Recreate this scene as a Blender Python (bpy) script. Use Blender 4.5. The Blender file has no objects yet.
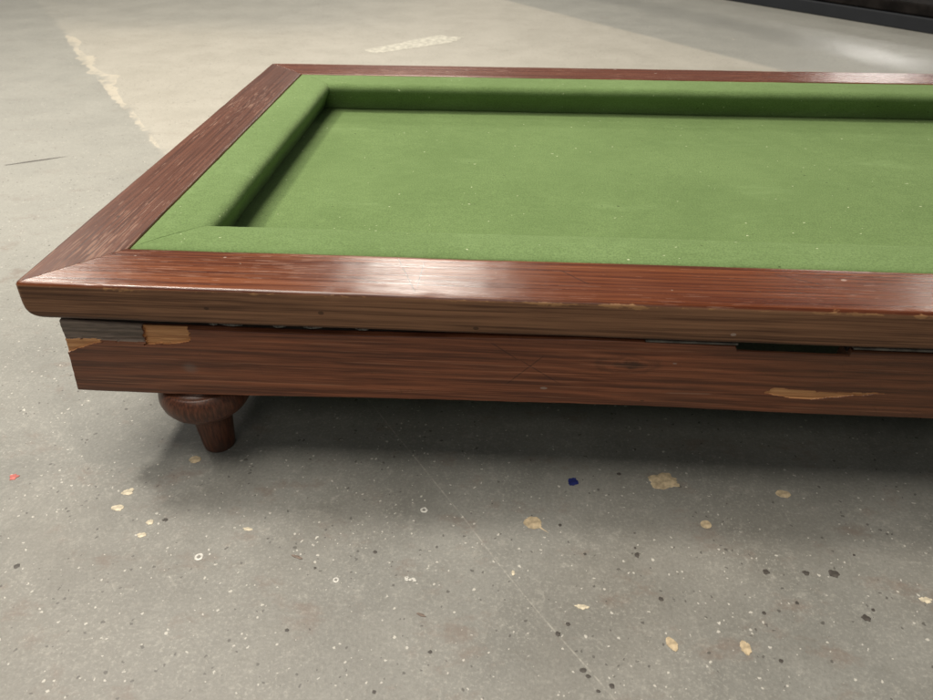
import bpy, bmesh, math, random
from mathutils import Vector, Matrix, noise
random.seed(7)
scn = bpy.context.scene
col = scn.collection

# ------------------------------------------------------------------ dimensions (metres)
L, W = 1.40, 0.779          # table length (x) and depth (y)
H = 0.2129                  # height of the rail top
RW, T = 0.070, 0.037        # rail width and thickness
CW = 0.0602                 # cushion width
BED = H - 0.0432            # playing surface height

# ------------------------------------------------------------------ node helpers
class NT:
    def __init__(s, name):
        s.m = bpy.data.materials.new(name); s.m.use_nodes = True
        s.t = s.m.node_tree; s.t.nodes.clear()
        s.out = s.n('ShaderNodeOutputMaterial'); s.b = s.n('ShaderNodeBsdfPrincipled')
        s.t.links.new(s.b.outputs[0], s.out.inputs[0])
        s.obj = s.n('ShaderNodeTexCoord').outputs['Object']
        sp = s.n('ShaderNodeSeparateXYZ'); s.l(s.obj, sp.inputs[0]); s.x, s.y, s.z = sp.outputs
    def n(s, t): return s.t.nodes.new(t)
    def l(s, a, b):
        if isinstance(a, bpy.types.NodeSocket): s.t.links.new(a, b)
        else: b.default_value = a
    def math(s, op, a, b=0.0, c=0.0, clamp=False):
        n = s.n('ShaderNodeMath'); n.operation = op; n.use_clamp = clamp
        s.l(a, n.inputs[0]); s.l(b, n.inputs[1]); s.l(c, n.inputs[2]); return n.outputs[0]
    def vec(s, x, y, z):
        n = s.n('ShaderNodeCombineXYZ'); s.l(x, n.inputs[0]); s.l(y, n.inputs[1]); s.l(z, n.inputs[2]); return n.outputs[0]
    def vadd(s, a, b, op='ADD'):
        n = s.n('ShaderNodeVectorMath'); n.operation = op; s.l(a, n.inputs[0]); s.l(b, n.inputs[1]); return n.outputs[0]
    def scale(s, a, v):
        n = s.n('ShaderNodeVectorMath'); n.operation = 'MULTIPLY'; s.l(a, n.inputs[0]); n.inputs[1].default_value = v; return n.outputs[0]
    def noise(s, vec, sc=1.0, det=3.0, rough=0.55, dist=0.0, color=False):
        n = s.n('ShaderNodeTexNoise'); s.l(vec, n.inputs['Vector']); n.inputs['Scale'].default_value = sc
        n.inputs['Detail'].default_value = det; n.inputs['Roughness'].default_value = rough; n.inputs['Distortion'].default_value = dist
        return n.outputs['Color'] if color else n.outputs[0]
    def voro(s, vec, sc):
        n = s.n('ShaderNodeTexVoronoi'); s.l(vec, n.inputs['Vector']); n.inputs['Scale'].default_value = sc
        return n.outputs['Distance'], n.outputs['Color']
    def step(s, v, a, b):          # smooth ramp 0..1 from a to b
        n = s.n('ShaderNodeMapRange'); n.interpolation_type = 'SMOOTHSTEP'
        s.l(v, n.inputs[0]); n.inputs[1].default_value = min(a, b); n.inputs[2].default_value = max(a, b)
        n.inputs[3].default_value = 0.0 if a < b else 1.0; n.inputs[4].default_value = 1.0 if a < b else 0.0
        return n.outputs[0]
    def mix(s, f, a, b, mode='MIX'):
        n = s.n('ShaderNodeMix'); n.data_type = 'RGBA'; n.blend_type = mode
        s.l(f, n.inputs[0])
        for v, i in ((a, 6), (b, 7)):
            s.l(v if isinstance(v, bpy.types.NodeSocket) else (*v, 1.0), n.inputs[i])
        return n.outputs[2]
    def lerp(s, f, a, b):
        n = s.n('ShaderNodeMix'); n.data_type = 'FLOAT'; s.l(f, n.inputs[0]); s.l(a, n.inputs[2]); s.l(b, n.inputs[3]); return n.outputs[0]
    def attr(s, name):
        n = s.n('ShaderNodeAttribute'); n.attribute_name = name; return n.outputs['Fac']
    def bump(s, h, strength=0.3, dist=0.001):
        n = s.n('ShaderNodeBump'); n.inputs['Strength'].default_value = strength; n.inputs['Distance'].default_value = dist
        s.l(h, n.inputs['Height']); s.t.links.new(n.outputs[0], s.b.inputs['Normal'])
    def seg(s, u, v, a, b, w):       # thin straight scratch from a to b in the (u, v) plane
        dx, dy = b[0] - a[0], b[1] - a[1]; ln = math.hypot(dx, dy); dx /= ln; dy /= ln
        pu, pv = s.math('SUBTRACT', u, a[0]), s.math('SUBTRACT', v, a[1])
        al = s.math('ADD', s.math('MULTIPLY', pu, dx), s.math('MULTIPLY', pv, dy))
        ac = s.math('ABSOLUTE', s.math('SUBTRACT', s.math('MULTIPLY', pu, dy), s.math('MULTIPLY', pv, dx)))
        ends = s.math('MULTIPLY', s.step(al, -.002, .006), s.step(al, ln + .002, ln - .006))
        return s.math('MULTIPLY', s.step(ac, w, w * .3), ends)
    def done(s, color, rough=0.5, spec=0.5):
        s.l(color if isinstance(color, bpy.types.NodeSocket) else (*color, 1.0), s.b.inputs['Base Color'])
        s.l(rough, s.b.inputs['Roughness']); s.l(spec, s.b.inputs['Specular IOR Level'])
        return s.m

def plain(name, c, rough=0.6, spec=0.4, var=0.35, sc=120):
    t = NT(name); f = t.noise(t.obj, sc, 3)
    d = tuple(v * (1 - var) for v in c); e = tuple(min(1, v * (1 + var)) for v in c)
    t.bump(f, 0.2, 0.0006)
    return t.done(t.mix(t.step(f, .3, .7), d, e), rough, spec)

# ------------------------------------------------------------------ wood
def wood(name, axis, dark, light, flank_d, flank_l, rough, wear_amt, seed):
    """varnished softwood: grain along axis; flank_* = the worn vertical faces"""
    t = NT(name)
    a, n = (t.x, t.y) if axis == 'x' else (t.y, t.x)
    p = t.vec(a, n, t.z)
    ps = t.vadd(p, (seed * 1.37, seed * .73, seed * .41))
    warp = t.noise(t.scale(ps, (2.2, 9, 9)), 1, 2, .5)
    # growth rings seen as long flat bands
    g = t.math('ADD', t.math('MULTIPLY', n, 900), t.math('ADD', t.math('MULTIPLY', t.z, 620), t.math('MULTIPLY', warp, 30)))
    ring = t.math('ADD', t.math('MULTIPLY', t.math('SINE', g), .5), .5)
    ring = t.math('POWER', ring, 1.7)
    fine = t.noise(t.scale(ps, (11, 760, 760)), 1, 3, .65)
    mid = t.noise(t.scale(ps, (3.2, 330, 330)), 1, 4, .65)
    big = t.noise(t.scale(ps, (3, 22, 22)), 1, 3, .55)
    f = t.math('ADD', t.math('MULTIPLY', ring, .13), t.math('ADD', t.math('MULTIPLY', t.step(mid, .3, .7), .50), t.math('MULTIPLY', t.step(fine, .3, .7), .37)))
    top = t.mix(t.step(f, .15, .85), dark, light)
    top = t.mix(t.step(big, .35, .75), top, t.mix(.5, top, dark))
    flank = t.mix(t.step(t.math('ADD', t.math('MULTIPLY', f, .6), t.math('MULTIPLY', big, .5)), .3, .85), flank_d, flank_l)
    geo = t.n('ShaderNodeNewGeometry'); tr = t.n('ShaderNodeVectorTransform'); tr.vector_type = 'NORMAL'; tr.convert_from = 'WORLD'; tr.convert_to = 'OBJECT'
    t.l(geo.outputs['Normal'], tr.inputs[0]); sp = t.n('ShaderNodeSeparateXYZ'); t.l(tr.outputs[0], sp.inputs[0])
    up = t.step(t.math('ADD', sp.outputs[2], t.math('MULTIPLY', t.math('SUBTRACT', mid, .5), .35)), .25, .62)
    c = t.mix(up, flank, top)
    # rubbed pale fibres and pale scratches along the grain
    fl = t.noise(t.scale(ps, (34, 620, 620)), 1, 2, .5)
    zone = t.noise(t.scale(ps, (7, 16, 16)), 1, 3, .6)
    corner = t.step(t.math('ADD', t.x, t.y), .34, .06)
    thr = t.math('SUBTRACT', t.lerp(t.step(zone, .35, .75), .71, .56), t.math('MULTIPLY', corner, (.16 if axis == 'x' else .09) * wear_amt))
    rub = t.math('MULTIPLY', t.math('GREATER_THAN', fl, thr), t.math('MULTIPLY', up, min(1, .55 * wear_amt)))
    c = t.mix(rub, c, (.34, .20, .14))
    # a film of dull dust that greys the finish in patches
    film = t.math('MULTIPLY', t.step(t.noise(t.scale(ps, (6, 10, 10)), 2, 4, .6), .42, .75), t.math('MULTIPLY', up, .09 * wear_amt))
    c = t.mix(film, c, (.26, .15, .12))
    # dents and dots
    d1, rc = t.voro(t.scale(ps, (60, 95, 95)), 1)
    rs = t.n('ShaderNodeSeparateColor'); t.l(rc, rs.inputs[0])
    dot = t.math('MULTIPLY', t.math('LESS_THAN', d1, t.math('MULTIPLY', rs.outputs[1], .17)), t.math('GREATER_THAN', rs.outputs[0], .86))
    c = t.mix(t.math('MULTIPLY', dot, .6), c, t.mix(t.math('GREATER_THAN', rs.outputs[2], .4), (.015, .008, .005), (.45, .36, .30)))
    if seed == 3.1:
        for a_, b_ in (((.3267, .0677), (.350, .0075)), ((.3514, .0615), (.3509, .0143)), ((.2916, .0297), (.3179, .0208)), ((.474, .0544), (.4987, .0291)), ((.66, .060), (.70, .041))):
            c = t.mix(t.math('MULTIPLY', t.seg(t.x, t.y, a_, b_, .0008), .75), c, (.022, .010, .007))
    # bare wood along knocked edges, plus the painted highlight of the front edge
    w = t.attr('wear_glint')
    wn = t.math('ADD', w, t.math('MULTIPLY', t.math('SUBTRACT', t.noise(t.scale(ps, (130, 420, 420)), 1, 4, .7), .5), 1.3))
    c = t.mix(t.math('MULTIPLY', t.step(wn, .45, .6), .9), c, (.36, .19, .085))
    c = t.mix(t.step(t.attr('grey_tone'), .2, .9), c, (.045, .036, .030))
    r = t.math('ADD', t.math('MULTIPLY', t.math('SUBTRACT', mid, .5), .25), t.math('ADD', rough, t.math('MULTIPLY', rub, .25)))
    r = t.lerp(up, .52, r)
    t.bump(t.math('ADD', t.math('MULTIPLY', fine, .6), t.math('ADD', mid, t.math('MULTIPLY', dot, -1.0))), .32, .0005)
    return t.done(c, r, t.lerp(up, .25, .5 if axis == 'x' else .36))

TOPD, TOPL = (.066, .0145, .0045), (.190, .0560, .0165)
FLD, FLL = (.080, .036, .019), (.268, .134, .070)
M_front = wood('varnished_pine_front', 'x', TOPD, TOPL, FLD, FLL, .24, .45, 3.1)
M_back = wood('varnished_pine_back', 'x', (.078, .020, .008), (.170, .050, .020), FLD, FLL, .26, .5, 8.3)
M_side = wood('varnished_pine_side', 'y', (.054, .0165, .0075), (.122, .040, .0190), FLD, FLL, .40, .75, 5.7)

def apron_material():
    t = NT('dark_stained_pine')
    p = t.vec(t.x, t.z, t.y)
    # knots bend the rings round themselves
    def knot(kx, kz, rx, rz):
        dx = t.math('DIVIDE', t.math('SUBTRACT', t.x, kx), rx); dz = t.math('DIVIDE', t.math('SUBTRACT', t.z, kz), rz)
        return t.math('SQRT', t.math('ADD', t.math('MULTIPLY', dx, dx), t.math('MULTIPLY', dz, dz))), dz
    k1, kz1 = knot(.5365, .147, .030, .010)
    k2, kz2 = knot(.705, .147, .085, .016)
    warp = t.noise(t.scale(p, (2.6, 14, 14)), 1, 2, .5)
    pull = t.math('MULTIPLY', t.math('EXPONENT', t.math('MULTIPLY', k1, -1.0)), 9.0)
    pull2 = t.math('MULTIPLY', t.math('EXPONENT', t.math('MULTIPLY', k2, -.9)), 12.0)
    g = t.math('ADD', t.math('ADD', t.math('MULTIPLY', t.z, 520), t.math('MULTIPLY', warp, 30)), t.math('ADD', pull, pull2))
    ring = t.math('POWER', t.math('ADD', t.math('MULTIPLY', t.math('SINE', g), .5), .5), 2.0)
    fine = t.noise(t.scale(p, (12, 700, 700)), 1, 3, .65)
    mid = t.noise(t.scale(p, (4, 260, 260)), 1, 4, .65)
    big = t.noise(t.scale(p, (4, 16, 16)), 1, 3, .55)
    f = t.math('ADD', t.math('MULTIPLY', ring, .24), t.math('ADD', t.math('MULTIPLY', t.step(mid, .3, .7), .40), t.math('MULTIPLY', t.step(fine, .32, .68), .36)))
    c = t.mix(t.step(f, .1, .9), (.105, .0330, .0155), (.320, .108, .049))
    c = t.mix(t.step(big, .4, .75), c, t.mix(.45, c, (.07, .030, .019)))
    kn = t.math('ADD', k1, t.math('MULTIPLY', t.math('SUBTRACT', t.noise(p, 70, 4, .7), .5), 1.1))
    c = t.mix(t.math('MULTIPLY', t.step(kn, .65, .1), .8), c, (.030, .016, .011))
    c = t.mix(t.math('MULTIPLY', t.step(t.math('ABSOLUTE', t.math('SUBTRACT', kn, .85)), .3, .02), .35), c, (.05, .020, .012))
    c = t.mix(t.math('MULTIPLY', t.step(t.math('ADD', t.x, t.math('MULTIPLY', t.math('SUBTRACT', big, .5), .3)), .52, .72), .45), c, (.085, .046, .024))
    # greyed left end, pale smudge, filler dots
    left = t.math('MULTIPLY', t.step(t.x, .26, .04), .38)
    c = t.mix(left, c, (.095, .058, .042))
    s1, _ = knot(.1358, .1245, .0075, .0065)
    c = t.mix(t.math('MULTIPLY', t.step(s1, 1.3, .2), .45), c, (.17, .14, .12))
    d1, rc = t.voro(t.scale(p, (45, 110, 110)), 1); rs = t.n('ShaderNodeSeparateColor'); t.l(rc, rs.inputs[0])
    dot = t.math('MULTIPLY', t.math('LESS_THAN', d1, t.math('MULTIPLY', rs.outputs[1], .16)), t.math('GREATER_THAN', rs.outputs[0], .88))
    c = t.mix(t.math('MULTIPLY', dot, .55), c, t.mix(t.math('GREATER_THAN', rs.outputs[2], .5), (.012, .007, .005), (.36, .30, .25)))
    for a_, b_ in (((.4145, .1662), (.4397, .148)), ((.429, .1194), (.4632, .1545)), ((.4414, .1481), (.4786, .1231))):
        c = t.mix(t.math('MULTIPLY', t.seg(t.x, t.z, a_, b_, .0007), .6), c, (.022, .010, .008))
    c = t.mix(t.math('MULTIPLY', t.seg(t.x, t.z, (.5733, .1176), (.6149, .1186), .0008), .5), c, (.32, .20, .14))
    pale = t.noise(t.scale(p, (9, 520, 520)), 1, 2, .5)
    c = t.mix(t.math('MULTIPLY', t.step(pale, .60, .72), .5), c, (.36, .165, .092))
    # long thin scratches across the face
    sc = t.noise(t.vadd(t.scale(p, (60, 60, 1)), t.noise(p, 30, 1, color=True)), 1, 0)
    c = t.mix(t.math('MULTIPLY', t.step(t.math('ABSOLUTE', t.math('SUBTRACT', sc, .5)), .004, .0), .25), c, (.02, .01, .007))
    # split-off places: fresh orange wood, old dark grey wood
    bare = t.mix(t.step(t.math('ADD', t.math('MULTIPLY', mid, .5), t.math('MULTIPLY', fine, .5)), .3, .7), (.33, .135, .048), (.74, .39, .17))
    old = t.mix(t.step(mid, .3, .7), (.095, .074, .060), (.27, .21, .17))
    c = t.mix(t.step(t.attr('bare'), .35, .6), c, bare)
    c = t.mix(t.step(t.attr('grey_tone'), .35, .6), c, old)
    t.bump(t.math('ADD', t.math('MULTIPLY', fine, .7), t.math('ADD', mid, t.math('MULTIPLY', ring, .4))), .35, .0006)
    return t.done(c, t.math('ADD', .45, t.math('MULTIPLY', t.math('SUBTRACT', mid, .5), .3)), .35)
M_apron = apron_material()

def leg_material():
    t = NT('turned_dark_wood')
    f = t.noise(t.scale(t.obj, (500, 500, 22)), 1, 4, .6); b = t.noise(t.obj, 40, 3)
    c = t.mix(t.step(f, .3, .75), (.046, .0155, .0078), (.160, .056, .028))
    c = t.mix(t.step(b, .45, .8), c, (.07, .038, .027))
    t.bump(f, .3, .0005)
    return t.done(c, .38, .45)
M_leg = leg_material()

# ------------------------------------------------------------------ felt
def felt(name, a, b, seed):
    t = NT(name); p = t.vadd(t.obj, (seed, seed * .6, seed * .3))
    big = t.noise(p, 7, 4, .55); mid = t.noise(t.scale(p, (60, 90, 90)), 1, 3, .6); fz = t.noise(p, 650, 3, .7); nap = t.noise(t.scale(p, (40, 420, 420)), 1, 3, .6)
    f = t.math('ADD', t.math('MULTIPLY', big, .5), t.math('ADD', t.math('MULTIPLY', mid, .25), t.math('MULTIPLY', nap, .25)))
    c = t.mix(t.step(f, .34, .66), a, b)
    c = t.mix(t.math('MULTIPLY', t.step(fz, .62, .36), .55), c, tuple(v * .5 for v in a))
    # chalk dust patches
    dust = t.math('MULTIPLY', t.step(t.noise(t.scale(p, (7, 22, 22)), 1, 5, .75), .55, .8), .28)
    c = t.mix(dust, c, tuple(min(1, v * 1.35 + .04) for v in b))
    # lint and dark bits
    wq = t.vadd(t.scale(p, (150, 210, 210)), t.scale(t.noise(p, 170, 1, color=True), (.9, .9, .9)))
    d, rc = t.voro(wq, 1); rs = t.n('ShaderNodeSeparateColor'); t.l(rc, rs.inputs[0])
    gate = t.math('GREATER_THAN', t.math('ADD', rs.outputs[0], t.math('MULTIPLY', t.noise(p, 16, 2), .3)), 1.0)
    spot = t.math('MULTIPLY', t.math('LESS_THAN', d, t.math('MULTIPLY', t.math('MULTIPLY', rs.outputs[1], rs.outputs[1]), .22)), gate)
    c = t.mix(t.math('MULTIPLY', spot, .8), c, t.mix(t.math('GREATER_THAN', rs.outputs[2], .22), (.02, .025, .01), (.50, .55, .34)))
    t.bump(t.math('ADD', fz, t.math('MULTIPLY', mid, .8)), .5, .0007)
    m = t.done(c, .95, .12)
    t.b.inputs['Sheen Weight'].default_value = .10; t.b.inputs['Sheen Roughness'].default_value = .6
    t.b.inputs['Sheen Tint'].default_value = (.75, .85, .45, 1)
    return m
M_bed = felt('green_baize', (.122, .189, .066), (.158, .235, .087), 1.3)
M_cush = felt('green_cushion_cloth', (.128, .197, .070), (.166, .246, .096), 4.7)

# ------------------------------------------------------------------ floor
def floor_material():
    t = NT('painted_concrete'); p = t.obj
    s = t.math('ADD', t.math('MULTIPLY', t.x, .807), t.math('MULTIPLY', t.y, .59))       # distance across the painted strip
    u = t.math('SUBTRACT', t.math('MULTIPLY', t.y, .807), t.math('MULTIPLY', t.x, .59))   # distance along it
    cloud = t.noise(p, 1.3, 5, .6); cl2 = t.noise(p, 7, 5, .65); fine = t.noise(p, 85, 5, .75); grit = t.noise(p, 330, 3, .75); patch = t.step(t.noise(p, 13, 5, .7), .38, .62)
    e = t.math('MULTIPLY', t.math('SUBTRACT', t.noise(p, 9, 4, .7), .5), .05)
    se = t.math('ADD', s, e)
    strip = t.math('MULTIPLY', t.step(se, .275, .305), t.step(t.math('ADD', s, t.math('MULTIPLY', e, .3)), 1.965, 1.935))
    far = t.step(t.y, .35, .75)
    strip = t.math('MULTIPLY', strip, far)
    back = t.step(t.math('ADD', t.y, t.math('MULTIPLY', cloud, .35)), 2.55, 2.15)
    left_side = t.step(t.x, .3, -.5)
    strip = t.math('MULTIPLY', strip, t.lerp(left_side, 1.0, t.lerp(back, .25, 1.0)))
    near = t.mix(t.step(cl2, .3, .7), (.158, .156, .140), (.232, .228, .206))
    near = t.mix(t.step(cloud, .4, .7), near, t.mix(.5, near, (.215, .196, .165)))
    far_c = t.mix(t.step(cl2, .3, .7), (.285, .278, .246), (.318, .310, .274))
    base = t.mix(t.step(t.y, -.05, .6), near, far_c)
    beige = t.mix(t.step(cl2, .3, .7), (.392, .366, .308), (.432, .404, .344))
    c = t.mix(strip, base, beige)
    # trowelled, trodden texture
    c = t.mix(t.math('MULTIPLY', t.step(fine, .50, .70), t.lerp(patch, .14, .34)), c, tuple((.42, .40, .35)))
    c = t.mix(t.math('MULTIPLY', t.step(fine, .48, .30), t.lerp(patch, .30, .12)), c, (.15, .14, .115))
    c = t.mix(t.math('MULTIPLY', t.step(grit, .51, .68), t.lerp(patch, .12, .30)), c, (.50, .48, .42))
    c = t.mix(t.math('MULTIPLY', t.step(grit, .49, .34), t.lerp(patch, .30, .14)), c, (.11, .105, .09))
    # brownish rubbed stains
    rust = t.math('MULTIPLY', t.step(t.noise(t.scale(p, (14, 22, 14)), 1, 5, .72), .54, .70), .45)
    c = t.mix(t.math('MULTIPLY', rust, t.lerp(far, 1.0, .35)), c, (.165, .115, .088))
    dk = t.math('MULTIPLY', t.step(t.noise(p, 24, 5, .75), .65, .78), .35)
    c = t.mix(dk, c, (.12, .115, .10))
    # worn cream edge of the strip
    wid = t.math('MULTIPLY', t.math('MULTIPLY', t.step(t.noise(p, 4.2, 3, .6), .45, .62), t.step(t.y, 1.25, 1.6)), .036)
    dd = t.math('ABSOLUTE', t.math('SUBTRACT', se, t.math('ADD', .29, t.math('MULTIPLY', wid, .35))))
    env = t.math('MULTIPLY', t.step(t.y, .75, 1.25), t.step(t.y, 2.12, 1.70))
    thick = t.math('MULTIPLY', t.math('ADD', .009, wid), env)
    flakes = t.step(t.noise(p, 9, 5, .7), .38, .56)
    worn = t.math('MULTIPLY', t.math('LESS_THAN', dd, thick), flakes)
    c = t.mix(t.math('MULTIPLY', worn, .52), c, (.62, .55, .43))
    # thin scored line that carries the edge on towards the front
    ds = t.math('ABSOLUTE', t.math('SUBTRACT', t.math('ADD', s, t.math('MULTIPLY', t.math('SUBTRACT', t.noise(p, 3, 2), .5), .012)), .290))
    dash = t.step(t.noise(t.vec(t.math('MULTIPLY', u, 75), 0.0, 0.0), 1, 4, .8), .38, .62)
    score = t.math('MULTIPLY', t.math('MULTIPLY', t.step(ds, .0010, .0003), dash), t.step(t.y, .6, .3))
    c = t.mix(t.math('MULTIPLY', score, .34), c, (.56, .53, .46))
    # scattered paint specks
    def specks(sc, gate, size, colr, amt, off, dens=.3):
        q = t.vadd(p, (off, off * 2.1, 0))
        q = t.vadd(t.scale(q, (sc, sc, sc)), t.scale(t.noise(q, sc * 1.1, 2, color=True), (1.1, 1.1, 1.1)))
        d, rc = t.voro(q, 1); rs = t.n('ShaderNodeSeparateColor'); t.l(rc, rs.inputs[0])
        gg = t.math('GREATER_THAN', t.math('ADD', rs.outputs[0], t.math('MULTIPLY', t.math('SUBTRACT', t.noise(p, 4.5, 3), .5), dens)), gate)
        sz = t.math('MULTIPLY', t.math('MULTIPLY', rs.outputs[1], rs.outputs[1]), size)
        return t.math('MULTIPLY', t.math('MULTIPLY', t.step(t.math('SUBTRACT', d, sz), .02, -.012), gg), amt)
    c = t.mix(specks(260, .80, .34, 0, .65, 3.3, .7), c, (.62, .59, .52))
    c = t.mix(specks(120, .92, .14, 0, .7, 1.1, .8), c, (.68, .65, .58))
    c = t.mix(specks(38, .88, .065, 0, .55, 7.7, .6), c, (.60, .56, .47))
    c = t.mix(specks(210, .78, .34, 0, .75, 5.2, .5), c, (.07, .064, .056))
    c = t.mix(specks(42, .90, .085, 0, .65, 9.4, .5), c, (.06, .054, .047))
    # big pale specks further off
    c = t.mix(t.math('MULTIPLY', specks(11, .80, .075, 0, .5, 2.7), far), c, (.62, .56, .44))
    gl = t.step(t.math('ABSOLUTE', t.math('SUBTRACT', t.math('ADD', s, t.math('MULTIPLY', e, 2.0)), 2.34)), .16, .02)
    gl = t.math('MULTIPLY', gl, t.step(t.y, 1.4, 1.8))
    r = t.math('ADD', .50, t.math('MULTIPLY', t.math('SUBTRACT', cl2, .5), .22))
    r = t.lerp(gl, r, .30)
    t.bump(t.math('ADD', t.math('MULTIPLY', grit, .6), t.math('ADD', fine, t.math('MULTIPLY', worn, .6))), .30, .0012)
    return t.done(c, r, .42)
M_floor = floor_material()

# ------------------------------------------------------------------ mesh helpers
def link(name, me, mat, parent=None, smooth=True):
    o = bpy.data.objects.new(name, me); col.objects.link(o)
    me.materials.append(mat)
    if smooth:
        for p in me.polygons: p.use_smooth = True
    if parent: o.parent = parent
    return o
def from_data(name, vs, fs, mat, parent=None, smooth=True, attrs=None, loc=None):
    me = bpy.data.meshes.new(name)
    if loc: vs = [(v[0] - loc[0], v[1] - loc[1], v[2] - loc[2]) for v in vs]
    me.from_pydata(vs, [], fs); me.update()
    bm = bmesh.new(); bm.from_mesh(me); bmesh.ops.recalc_face_normals(bm, faces=bm.faces); bm.to_mesh(me); bm.free()
    for k, v in (attrs or {}).items():
        a = me.attributes.new(k, 'FLOAT', 'POINT'); a.data.foreach_set('value', v)
    o = link(name, me, mat, parent, smooth)
    if loc: o.location = loc
    return o
def box(name, x0, x1, y0, y1, z0, z1, mat, parent=None, bev=.0015, attrs=True):
    bm = bmesh.new(); bmesh.ops.create_cube(bm, size=1)
    for v in bm.verts: v.co = Vector(((x0 + x1) / 2 + v.co.x * (x1 - x0), (y0 + y1) / 2 + v.co.y * (y1 - y0), (z0 + z1) / 2 + v.co.z * (z1 - z0)))
    bmesh.ops.bevel(bm, geom=bm.edges[:], offset=bev, segments=3, affect='EDGES', profile=.5)
    me = bpy.data.meshes.new(name); bm.to_mesh(me); bm.free()
    return link(name, me, mat, parent, smooth=False)
def interp(tab, x):
    if x <= tab[0][0]: return tab[0][1]
    for (a, b), (c, d) in zip(tab, tab[1:]):
        if x <= c:
            f = (x - a) / (c - a); return b + (d - b) * f
    return tab[-1][1]
def nz(x, y, z, sc=1.0): return noise.noise(Vector((x * sc, y * sc, z * sc)))
def inside(pt, poly):
    x, y = pt; c = False
    for (x1, y1), (x2, y2) in zip(poly, poly[1:] + poly[:1]):
        if (y1 > y) != (y2 > y) and x < (x2 - x1) * (y - y1) / (y2 - y1) + x1: c = not c
    return c
def arc(cx, cz, r, a0, a1, n): return [(cx + r * math.cos(math.radians(a0 + (a1 - a0) * i / n)), cz + r * math.sin(math.radians(a0 + (a1 - a0) * i / n))) for i in range(n + 1)]
def densify(pts, step):
    out = []
    for a, b in zip(pts, pts[1:]):
        k = max(1, int(math.hypot(b[0] - a[0], b[1] - a[1]) / step))
        out += [(a[0] + (b[0] - a[0]) * i / k, a[1] + (b[1] - a[1]) * i / k) for i in range(k)]
    return out + [pts[-1]]

# ------------------------------------------------------------------ the table
table = bpy.data.objects.new('pool_table', None); col.objects.link(table)
table.empty_display_size = .2
table['label'] = 'low worn pool table with green baize, varnished wood rails and a turned foot'
table['category'] = 'pool table'

SIDES = {'front': (L, lambda a, n: (a, n)), 'back': (L, lambda a, n: (a, W - n)),
         'left': (W, lambda a, n: (n, a)), 'right': (W, lambda a, n: (L - n, a))}
def sweep(name, side, prof, mat, nseg, gap, closed, deform=None, attr=None, parent=table):
    ln, f = SIDES[side]
    # stations denser near both ends
    ts = [i / nseg for i in range(nseg + 1)]
    ts = [t - math.sin(2 * math.pi * t) / (2 * math.pi) * .72 for t in ts]
    vs, fs, at = [], [], {'wear_glint': [], 'grey_tone': []}
    m = len(prof)
    for t in ts:
        for n, z in prof:
            a = n + gap + t * (ln - 2 * n - 2 * gap)
            x, y = f(a, n); v = Vector((x, y, z))
            if deform: v = deform(v, a, n, z)
            vs.append(tuple(v))
            w, g = attr(v, a, n, z) if attr else (0, 0)
            at['wear_glint'].append(w); at['grey_tone'].append(g)
    for i in range(nseg):
        for j in range(m if closed else m - 1):
            k = (j + 1) % m
            fs.append((i * m + j, i * m + k, (i + 1) * m + k, (i + 1) * m + j))
    fs.append(tuple(range(m))); fs.append(tuple(nseg * m + j for j in range(m)))
    o = from_data(name, vs, fs, mat, parent, True, at)
    return o

# rails ------------------------------------------------------------
RT = .0036
prof = [(RW, H - T + .001)] + [(RW, H - .0014)] + arc(RW - .0014, H - .0014, .0014, 0, 90, 3)[1:]
prof += [(RT, H)] + arc(RT, H - RT, RT, 90, 180, 8)[1:]
prof += [(-.0004, H - .014), (-.0005, H - .022), (0, H - T + .006)] + arc(.006, H - T + .006, .006, 180, 270, 6)[1:]
prof = densify(prof + [(RW - .001, H - T)], .0035)
def rail_deform(v, a, n, z):
    # rounded outer upright corner at the left end
    for X0, sx in ((0, 1), (L, -1)):
        for Y0, sy in ((0, 1), (W, -1)):
            da, db = (v.x - X0) * sx, (v.y - Y0) * sy; r = .0055
            if da < r and db < r:
                p, q = r - da, r - db; mx = max(p, q); ln = math.hypot(p, q)
                if ln > 1e-9: v.x = X0 + sx * (r - p * mx / ln); v.y = Y0 + sy * (r - q * mx / ln)
    # the bottom outer edge of the left end is planed round
    ex, ez = .024, .019
    if v.x < ex:
        q = (ex - max(v.x, 0)) / ex
        lim = H - T + ez * (1 - math.sqrt(max(0, 1 - q * q)))
        v.z = max(v.z, lim)
    v.z += .00035 * nz(v.x, v.y, 3, 9) + .00012 * nz(v.x, v.y, v.z, 60)
    s = .0004 * nz(v.x, v.y, v.z + 7, 25)
    v.x += s; v.y += .0004 * nz(v.x + 5, v.y, v.z, 25)
    # knocks on the front top edge
    if v.y < .006 and v.z > H - .006:
        k = nz(v.x, .2, 11, 34)
        if k > .25: v.z -= .0006 * (k - .25) / .5; v.y += .0005 * (k - .25) / .5
    return v
WEAR = [(.496, .556, 1.0), (.668, .712, .8), (.745, .80, .95), (.36, .385, .5), (.86, .93, .9), (1.05, 1.12, .8)]
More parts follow.
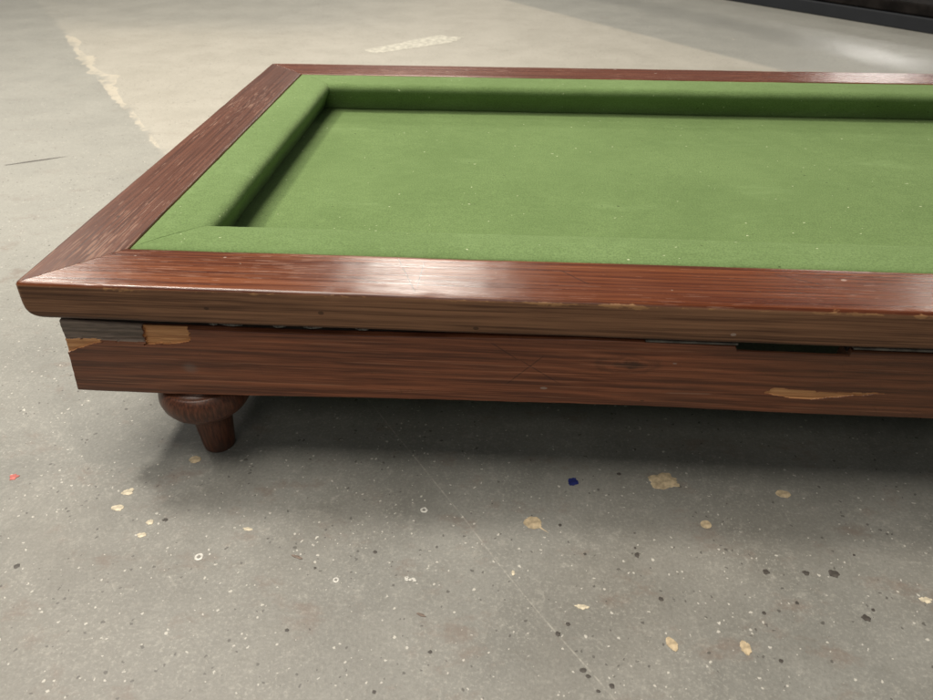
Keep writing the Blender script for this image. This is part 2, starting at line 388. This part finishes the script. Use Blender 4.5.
def rail_wear_glint(v, a, n, z):
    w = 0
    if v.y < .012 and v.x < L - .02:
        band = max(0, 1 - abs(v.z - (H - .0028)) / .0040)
        w = band * (.34 + .10 * max(0, min(1, (v.x - .25) / .2)) + .55 * max(0, nz(v.x, 0, 4, 16)))  # even pale base paints the lamp highlight on the edge; noise is wear
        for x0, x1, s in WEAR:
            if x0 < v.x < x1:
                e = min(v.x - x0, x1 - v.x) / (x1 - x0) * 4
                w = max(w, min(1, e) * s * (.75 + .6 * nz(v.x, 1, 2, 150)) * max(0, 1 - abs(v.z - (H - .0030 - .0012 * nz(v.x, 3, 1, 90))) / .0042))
    d = math.hypot(v.x, v.y)
    if d < .03 and v.z > H - .012: w = max(w, .42 * (1 - d / .03))
    g = 0
    if H - T - .001 < v.z < H - T + .004 and n < .02: g = .55  # darker grey-brown along the rail's lower outer edge
    # dark open joint along the mitre near the inner corner
    return w, g
o = sweep('rail', 'front', prof, M_front, 420, .00025, True, rail_deform, rail_wear_glint); o['label'] = 'glossy reddish front rail with worn edge'
o = sweep('rail', 'left', prof, M_side, 260, .00025, True, rail_deform, rail_wear_glint); o['label'] = 'dull scratched end rail'
o = sweep('rail', 'back', prof, M_back, 160, .00025, True, rail_deform, rail_wear_glint); o['label'] = 'narrow looking far rail'
sweep('rail', 'right', prof, M_side, 80, .00025, True, rail_deform, rail_wear_glint)

# cushions ---------------------------------------------------------
N = RW + CW
cp = [(RW + .0006, H - .012), (RW + .0006, H - .0032), (RW + .0012, H - .0016), (RW + .0028, H - .0004), (RW + .009, H + .0006), (RW + .022, H + .0010), (RW + .036, H + .0006),
      (N - .0095, H - .0001), (N - .0055, H - .0010), (N - .0026, H - .0029), (N - .0008, H - .0056), (N, H - .0092), (N - .0010, H - .0125), (N - .0042, H - .0185),
      (N - .0085, H - .026), (N - .0132, H - .035), (N - .0170, H - .045), (N - .034, H - .045)]
cp = densify(cp, .004)
def cush_deform(v, a, n, z):
    k = max(0, min(1, (n - RW - .01) / .04))
    s = .0011 * k * nz(v.x, v.y, 2, 7) + .0004 * nz(v.x, v.y, z, 30)
    v.z += s * .8
    s2 = .0016 * k * nz(v.x + 3, v.y, 5, 8) + .0004 * k * nz(v.x, v.y, z, 70)
    if side_now in ('front', 'back'): v.y += s2
    else: v.x += s2
    v.z += .00018 * nz(v.x, v.y, z, 300)
    return v
for side_now, ns in (('front', 380), ('left', 260), ('back', 320), ('right', 60)):
    c = sweep('cushion', side_now, cp, M_cush, ns, .0005, True, cush_deform)

# playing bed ------------------------------------------------------
def bed():
    x0, x1, y0, y1 = N - .028, L - N + .028, N - .028, W - N + .028
    nx, ny = 240, 120; vs, fs = [], []
    for j in range(ny + 1):
        for i in range(nx + 1):
            x = x0 + (x1 - x0) * i / nx; y = y0 + (y1 - y0) * j / ny
            vs.append((x, y, BED + .0005 * nz(x, y, 0, 6) + .0002 * nz(x, y, 1, 40)))
    for j in range(ny):
        for i in range(nx):
            a = j * (nx + 1) + i; fs.append((a, a + 1, a + nx + 2, a + nx + 1))
    k = len(vs)
    vs += [(x0, y0, .1505), (x1, y0, .1505), (x1, y1, .1505), (x0, y1, .1505)]
    b = [list(range(nx + 1)), [j * (nx + 1) + nx for j in range(ny + 1)], [ny * (nx + 1) + i for i in range(nx, -1, -1)], [j * (nx + 1) for j in range(ny, -1, -1)]]
    for q, e in enumerate(b): fs.append(tuple(e) + (k + (q + 1) % 4, k + q))
    fs.append((k, k + 1, k + 2, k + 3))
    return from_data('playing_bed', vs, fs, M_bed, table, True)
bed()
# front apron with its split-off places ------------------------------
TOPZ = [(.02, .1706), (.1023, .1680), (.1731, .1679), (.2456, .1674), (.3352, .1685), (.4231, .1708), (.5034, .1725), (.5436, .1720), (.6285, .1706), (.7204, .1696), (.79, .1691), (1.1, .169), (L, .170)]
BOTZ = [(.0176, .0918), (.0593, .0915), (.1097, .0917), (.1921, .0936), (.2742, .0961), (.3877, .0985), (.5532, .1010), (.691, .0993), (.8134, .1000), (1.1, .098), (L, .094)]
LEFTX = [(.0918, .0178), (.1225, .0214), (.1454, .0232), (.1554, .0228), (.1706, .0231)]
ORANGE = [(.1023, .1690), (.1434, .1690), (.1428, .160), (.1423, .1535), (.1330, .1518), (.1248, .1502), (.113, .1496), (.0990, .1483)]
ORANGE2 = [(.0200, .1499), (.0300, .1512), (.0531, .1523), (.0600, .1504), (.050, .1478), (.041, .1440), (.030, .1400), (.0200, .1363)]
SPL = [(.6590, .1222), (.6671, .1286), (.685, .1268), (.7033, .1266), (.7045, .1252), (.730, .1262), (.764, .1268), (.735, .1226), (.7176, .1198), (.7037, .1168), (.6836, .1176)]
GREY = [(.0100, .175), (.1023, .175), (.1000, .160), (.0990, .1515), (.0800, .1505), (.0575, .1514), (.040, .1520), (.0239, .1499), (.010, .1499)]
def front_apron():
    AY, TH = .0050, .022
    nx, M = 1300, 110
    vs, fs, bare, grey_tone = [], [], [], []
    xs = [.0176 + (L - .0352) * (i / nx) ** 1.25 for i in range(nx + 1)]
    ring_n = None
    for x in xs:
        zt, zb = interp(TOPZ, x), interp(BOTZ, x)
        zt -= .0030 * 1.4 * max(0, min(1, (x - .6255) / .0015, (.7225 - x) / .0015)); zt += .0003 * nz(x, 0, 1, 60); zb += .0004 * nz(x, 4, 1, 40)
        row = []
        for j in range(M + 1):
            s = j / M; z = zb + (zt - zb) * s
            # small rounding of both front arrises
            e = min(z - zb, zt - z); rr = .0022
            dy = rr - math.sqrt(max(0, rr * rr - (rr - e) ** 2)) if e < rr else 0
            row.append([x, AY + dy, z])
        dip = .022 * max(0, min(1, (x - .6255) / .0015, (.7225 - x) / .0015))
        row += [[x, AY + .0045, zt - dip], [x, AY + TH, zt - dip], [x, AY + TH, zb], [x, AY + .008, zb]]
        ring_n = len(row)
        for j, (px, y, z) in enumerate(row):
            xl = interp(LEFTX, z) + .0006 * nz(0, z, 2, 260) + .0004 * nz(0, z, 2, 90)
            px = max(px, xl)
            jx, jz = px + .0016 * nz(px, z, 3, 90) + .0028 * nz(px * .15, z, 6, 420), z + .0007 * nz(px, z, 8, 120)
            b = g = 0.0
            if j <= M:
                q = (jx, jz)
                if inside(q, ORANGE): b = 1; y += .0030 + .0005 * nz(px, z * 9, 0, 60)
                elif inside(q, ORANGE2): b = 1; y += .0022
                elif inside(q, SPL): b = 1; y += .0010 + .0004 * nz(px, z * 9, 0, 60)
                elif inside(q, GREY): g = 1; y += .0034 + .0010 * nz(px, z * 5, 0, 70)
                y += .0003 * nz(px, z, 1, 40)
            elif j == M + 1 and inside((jx, z - .003), GREY): g = 1; y += .003
            vs.append((px, y, z)); bare.append(b); grey_tone.append(g)
    R = ring_n
    for i in range(nx):
        for j in range(R):
            k = (j + 1) % R; fs.append((i * R + j, i * R + k, (i + 1) * R + k, (i + 1) * R + j))
    fs.append(tuple(range(R))); fs.append(tuple(nx * R + j for j in range(R)))
    o = from_data('apron', vs, fs, M_apron, table, False, {'bare': bare, 'grey_tone': grey_tone})
    o['label'] = 'dark brown front apron board with split orange patches'
front_apron()
box('apron', .026, L - .026, W - .027, W - .005, .094, .1705, M_apron, table, .002)
box('apron', .026, .048, .0285, W - .0285, .094, .1705, M_apron, table, .002)
box('apron', L - .048, L - .026, .0285, W - .0285, .094, .1705, M_apron, table, .002)

# packing between rail and apron -------------------------------------
M_under = plain('dark_underlay', (.030, .022, .018), .8)
M_shim = plain('pale_board_edge', (.12, .108, .092), .8, .3, .5, 90)
ZU = H - T - .0006
box('underlay_board', .034, .6262, .0125, .095, .1650, ZU, M_under, table, .0006)
box('underlay_board', .7212, L - .034, .0125, .095, .1650, ZU, M_under, table, .0006)
box('shim', .548, .6258, .0030, .0115, ZU - .0020, ZU - .0002, M_shim, table, .0005)
box('shim', .7216, L - .04, .0030, .0115, ZU - .0020, ZU - .0002, M_shim, table, .0005)
def residue(x, wdt):
    vs, fs = [], []
    bm = bmesh.new(); bmesh.ops.create_icosphere(bm, subdivisions=3, radius=1)
    for v in bm.verts:
        k = 1 + .35 * nz(v.co.x + x * 9, v.co.y, v.co.z, 1.6)
        v.co = Vector((v.co.x * wdt * k, v.co.y * .0035 * k, v.co.z * .0016 * k))
    me = bpy.data.meshes.new('glue_residue'); bm.to_mesh(me); bm.free()
    o = link('glue_residue', me, M_glue, table); o.location = (x, .0105, .1722 + (.0003 if x > .2 else 0))
M_glue = plain('dried_glue', (.17, .16, .145), .7, .3, .5, 400)
residue(.182, .0105); residue(.2263, .0065); residue(.2569, .0085); residue(.166, .004); residue(.301, .006)

# turned feet --------------------------------------------------------
def make_leg(x, y, top):
    pr = [(0.0, 0.0), (.0140, 0), (.0156, .0006), (.0162, .002), (.0170, .010), (.0182, .024), (.0193, .036), (.0202, .0455), (.0208, .0475), (.0240, .0490), (.0290, .0520), (.0350, .0560), (.0400, .0610),
          (.0434, .0665), (.0449, .0725), (.0450, .0760), (.0440, .0810), (.0420, .0850), (.0405, .0872), (.0395, .0882), (.0380, .0886), (.0300, .0888), (.0300, top), (0, top)]
    S = 72; vs, fs = [], []
    for r, z in pr:
        for i in range(S):
            a = 2 * math.pi * i / S; vs.append((x + r * math.cos(a), y + r * math.sin(a), z))
    for k in range(len(pr) - 1):
        for i in range(S):
            j = (i + 1) % S; fs.append((k * S + i, k * S + j, (k + 1) * S + j, (k + 1) * S + i))
    o = from_data('leg', vs, fs, M_leg, table, True, None, (x, y, 0))
    return o
for x, y in ((.1275, .0385), (L - .1275, .0385), (.1275, W - .0385), (L - .1275, W - .0385)): make_leg(x, y, .120)

# ------------------------------------------------------------------ the setting
def sheet():
    me = bpy.data.meshes.new('floor'); S = 14
    me.from_pydata([(-S, -S, 0), (S, -S, 0), (S, S, 0), (-S, S, 0)], [], [(0, 1, 2, 3)])
    o = link('floor', me, M_floor, None, False); o['kind'] = 'structure'; return o
floor = sheet()

def paint(name, x, y, sx, sy, mat, label=None, rough=.22, th=.0005, hole=False, rot=0, tail=None, seed=0, n=30):
    """a dried splash on the concrete: a thin irregular film with a raised middle"""
    vs, fs = [], []
    def rad(i):
        a = 2 * math.pi * i / n
        return a, 1 + rough * .75 * nz(math.cos(a) * 1.3 + seed, math.sin(a) * 1.3, seed * .7, 1.2) + rough * .5 * nz(math.cos(a) * 3 + seed, math.sin(a) * 3, 4, 1.3)
    ca, sa = math.cos(rot), math.sin(rot)
    rings = [(1.0, .00015), (.93, th), (.55 if hole else .5, th * (1.0 if hole else 1.25))] + ([(.45, .00015)] if hole else [])
    for f, z in rings:
        for i in range(n):
            a, r = rad(i); px, py = math.cos(a) * r * f * sx / 2, math.sin(a) * r * f * sy / 2
            if tail and abs(((a - tail + math.pi) % (2 * math.pi)) - math.pi) < .08 and f > .96: px *= 2.3; py *= 2.3
            vs.append((x + px * ca - py * sa, y + px * sa + py * ca, z))
    for k in range(len(rings) - 1):
        for i in range(n):
            j = (i + 1) % n; fs.append((k * n + i, k * n + j, (k + 1) * n + j, (k + 1) * n + i))
    if not hole: fs.append(tuple((len(rings) - 1) * n + i for i in range(n)))
    o = from_data(name, vs, fs, mat, floor, False, None, (x, y, 0))
    if label: o['label'] = label
    return o
def spl(name, c, r=.55): return plain(name, c, r, .35, .28, 180)
M_tan, M_cream = spl('tan_paint', (.46, .365, .235)), spl('cream_paint', (.57, .50, .37))
M_blue, M_red = spl('blue_paint', (.012, .018, .105)), spl('red_paint', (.45, .12, .10))
M_dark, M_white, M_brown = spl('dark_tar', (.066, .058, .050)), spl('white_paint', (.60, .58, .53)), spl('brown_stain', (.17, .125, .098))
TAN = [(.4601, -.0508, .0169, .0147, .22, -.72, 'tan splash with a thin tail'), (.5916, .0114, .028, .0200, .55, None, 'largest tan splash, ragged'), (.7057, .0026, .0147, .0100, .18, None, None), (.6222, -.0419, .0103, .0099, .08, None, None),
       (.5697, -.1692, .0085, .0125, .2, None, None), (.6277, -.1689, .0087, .0115, .35, None, None), (.1102, .0120, .0125, .0105, .25, None, None)]
for i, (x, y, a, b, r, tl, lb) in enumerate(TAN): paint('paint_spot', x, y, a, b, M_tan, lb, r, tail=tl, n=52, seed=i * 3.7 + 1, rot=(.5 if i == 4 else 0))
for i, (x, y, a, b) in enumerate([(.7905, -.1135, .0093, .0061), (.5003, -.1397, .0109, .0049), (.0614, -.0374, .0110, .0090), (.0613, -.0584, .0120, .0070), (.0996, -.0735, .0065, .0064), (.0989, -.0892, .0082, .0055), (.1946, -.0757, .0083, .0045), (.4422, -.1090, .0030, .0054)]):
    paint('paint_spot', x, y, a, b, M_cream, None, .55, seed=i * 5.1 + 2, th=.0004)
paint('paint_spot', .5006, .0054, .0105, .0105, M_blue, 'dark blue paint spot', .35, seed=4.4)
paint('paint_spot', -.0631, -.0249, .0085, .0085, M_red, 'small red paint spot', .6, seed=2.4)
for i, (x, y, a, b) in enumerate([(.161, -.1103, .0075, .0078), (.3559, -.0415, .0070, .0068), (.2889, -.1266, .0055, .0055)]):
    paint('paint_ring', x, y, a, b, M_white, None, .18, seed=i * 2.9 + 5, hole=True, th=.0004)
for i in range(6):
    paint('paint_spot', .3554 + random.uniform(-.006, .006), -.1201 + random.uniform(-.003, .003), .0035, .0022, M_white, None, .4, seed=i * 1.3, n=14)
DARK = [(.7223, -.0915, .0105, .0098), (.6982, -.0920, .0072, .0066), (.6636, -.0933, .0072, .0068), (.5674, -.1274, .0053, .0053), (.7333, -.1347, .0090, .0078), (.6809, -.1238, .0040, .0038), (.7420, -.1265, .0038, .0036),
        (.5531, -.0821, .0052, .0065), (.5523, -.0742, .0030, .0030), (.6522, -.1784, .0045, .0040), (.4793, -.1663, .0055, .0052), (.4878, -.1566, .0049, .0045), (.3175, -.0943, .0048, .0044), (.4854, -.0516, .0040, .0040), (.2677, -.1153, .0030, .0028),
        (.1127, -.0701, .0068, .0055), (.0037, -.1306, .0065, .0060), (.2597, -.1773, .0045, .0040), (.5065, -.0840, .0036, .0030), (.5478, .0198, .0056, .0050), (.7475, -.0692, .0032, .0030), (.3778, -.1890, .0044, .0038), (.3393, -.2245, .0042, .0036),
        (.5076, -.2125, .0038, .0032), (.4974, -.1962, .0062, .0046), (.5010, -.2010, .0048, .0042), (.5185, -.2078, .0054, .0050), (.6506, -.1354, .0045, .0040)]
for i, (x, y, a, b) in enumerate(DARK): paint('dark_stain', x, y, a * .80, b * .80, M_dark, None, .42, seed=i * 1.9 + .5, th=.0003, n=22)
for i, (x, y, a, b) in enumerate([(.2487, -.1045, .011, .0028), (.3667, -.1562, .0085, .0025)]): paint('brown_flake', x, y, a, b, M_brown, None, .35, seed=i + 8, rot=-.3, th=.0006)
def smear():
    base = [(-.052, 1.862), (-.040, 1.832), (-.012, 1.812), (.208, 1.980), (.226, 2.012), (.250, 2.075), (.205, 2.066), (.165, 2.095)]
    out = []
    for (x1, y1), (x2, y2) in zip(base, base[1:] + base[:1]):
        for k in range(7):
            f = k / 7; x, y = x1 + (x2 - x1) * f, y1 + (y2 - y1) * f
            out.append((x + .007 * nz(x, y, 1, 45), y + .012 * nz(x, y, 5, 45), .0004))
    o = from_data('paint_smear', out, [tuple(range(len(out)))], plain('pale_worn_paint', (.50, .475, .40), .6, .35, .22, 60), floor, False, None, (.09, 1.95, 0))
    o['label'] = 'long pale paint smear beyond the far rail'
smear()
paint('scratch', -.544, .842, .115, .0060, M_dark, 'dark scratch in the floor left of the table', .3, rot=.53, seed=6, th=.0003, n=40)

# low dark platform at the far right ---------------------------------
def platform():
    d = Vector((.649, -.760, 0)); nrm = Vector((.760, .649, 0)); o0 = Vector((1.275, 2.858, 0))
    root = bpy.data.objects.new('low_platform', None); col.objects.link(root); root.location = o0
    root['label'] = 'low dark platform lying on the floor at the upper right, beyond the table'; root['category'] = 'platform'
    ang = math.atan2(d.y, d.x)
    root.rotation_euler = (0, 0, ang)
    mf = plain('slate_grey_skirting', (.020, .022, .026), .6, .3, .12, 6); mt = plain('black_board', (.012, .010, .009), .85, .1, .5, 18)
    # local axes: x along the edge, y away from the camera
    box('skirting', -1.6, 2.4, .006, .060, 0, .046, mf, root, .004)
    box('top_board', -1.6, 2.4, .012, 1.3, .0475, .085, mt, root, .006)
platform()

# ------------------------------------------------------------------ camera
cam = bpy.data.cameras.new('camera'); co = bpy.data.objects.new('camera', cam); col.objects.link(co)
r_ = Vector((.99774676, .06708396, -.00107344)); u_ = Vector((-.03750835, .57098847, .82010078)); f_ = Vector((-.05562853, .81821263, -.5722181))
m = Matrix((r_, u_, -f_)).transposed().to_4x4(); m.translation = Vector((.42918, -.51516, .52049))
co.matrix_world = m
cam.sensor_width = 36; cam.lens = 36 * 718.11 / 933; cam.clip_start = .02; cam.clip_end = 100
cam.dof.use_dof = True; cam.dof.focus_distance = .78; cam.dof.aperture_fstop = 11
scn.camera = co

# ------------------------------------------------------------------ light
def lamp(name, pos, target, sx, sy, watts, colr):
    l = bpy.data.lights.new(name, 'AREA'); l.shape = 'RECTANGLE'; l.size = sx; l.size_y = sy; l.energy = watts; l.color = colr
    o = bpy.data.objects.new(name, l); col.objects.link(o); o.location = pos
    o.rotation_euler = (Vector(target) - Vector(pos)).to_track_quat('-Z', 'Y').to_euler()
WARM = (1.0, .935, .835)
lamp('ceiling_lamp_key', (-1.25, .74, 2.75), (.2, .3, 0), .34, .30, 56, WARM)
lamp('ceiling_lamp_overhead', (-.50, .10, 2.9), (-.50, .10, 0), 1.5, 2.3, 104, WARM)
lamp('ceiling_lamp_beyond', (-.30, 4.70, 2.85), (.2, .2, .1), .85, .40, 46, WARM)
lamp('ceiling_lamp_left', (-3.2, 4.1, 2.8), (.2, .2, .1), .34, .30, 22, WARM)
lamp('ceiling_lamp_right', (3.9, 4.3, 2.6), (.6, .2, .1), .6, .4, 16, WARM)
lamp('ceiling_lamp_far', (5.0, 9.4, 2.45), (1.0, 1.0, .1), 1.0, .5, 24, (1.0, .95, .88))
lamp('back_floor_fill', (.0, 2.3, 2.9), (.0, 2.3, 0), .9, .9, 20, WARM)  # added fill that brightens the floor behind the table
lamp('front_fill', (.3, -2.6, 2.6), (.5, .0, .1), 1.6, .8, 15, WARM)  # added wide fill, lifts the apron and the floor under the table
w = bpy.data.worlds.new('World'); scn.world = w; w.use_nodes = True
bg = w.node_tree.nodes['Background']; bg.inputs[0].default_value = (.86, .95, 1.0, 1); bg.inputs[1].default_value = .13

scn.view_settings.view_transform = 'Standard'; scn.view_settings.look = 'None'; scn.view_settings.exposure = 0; scn.view_settings.gamma = 1
scn.render.engine = 'CYCLES'
scn.cycles.use_denoising = True
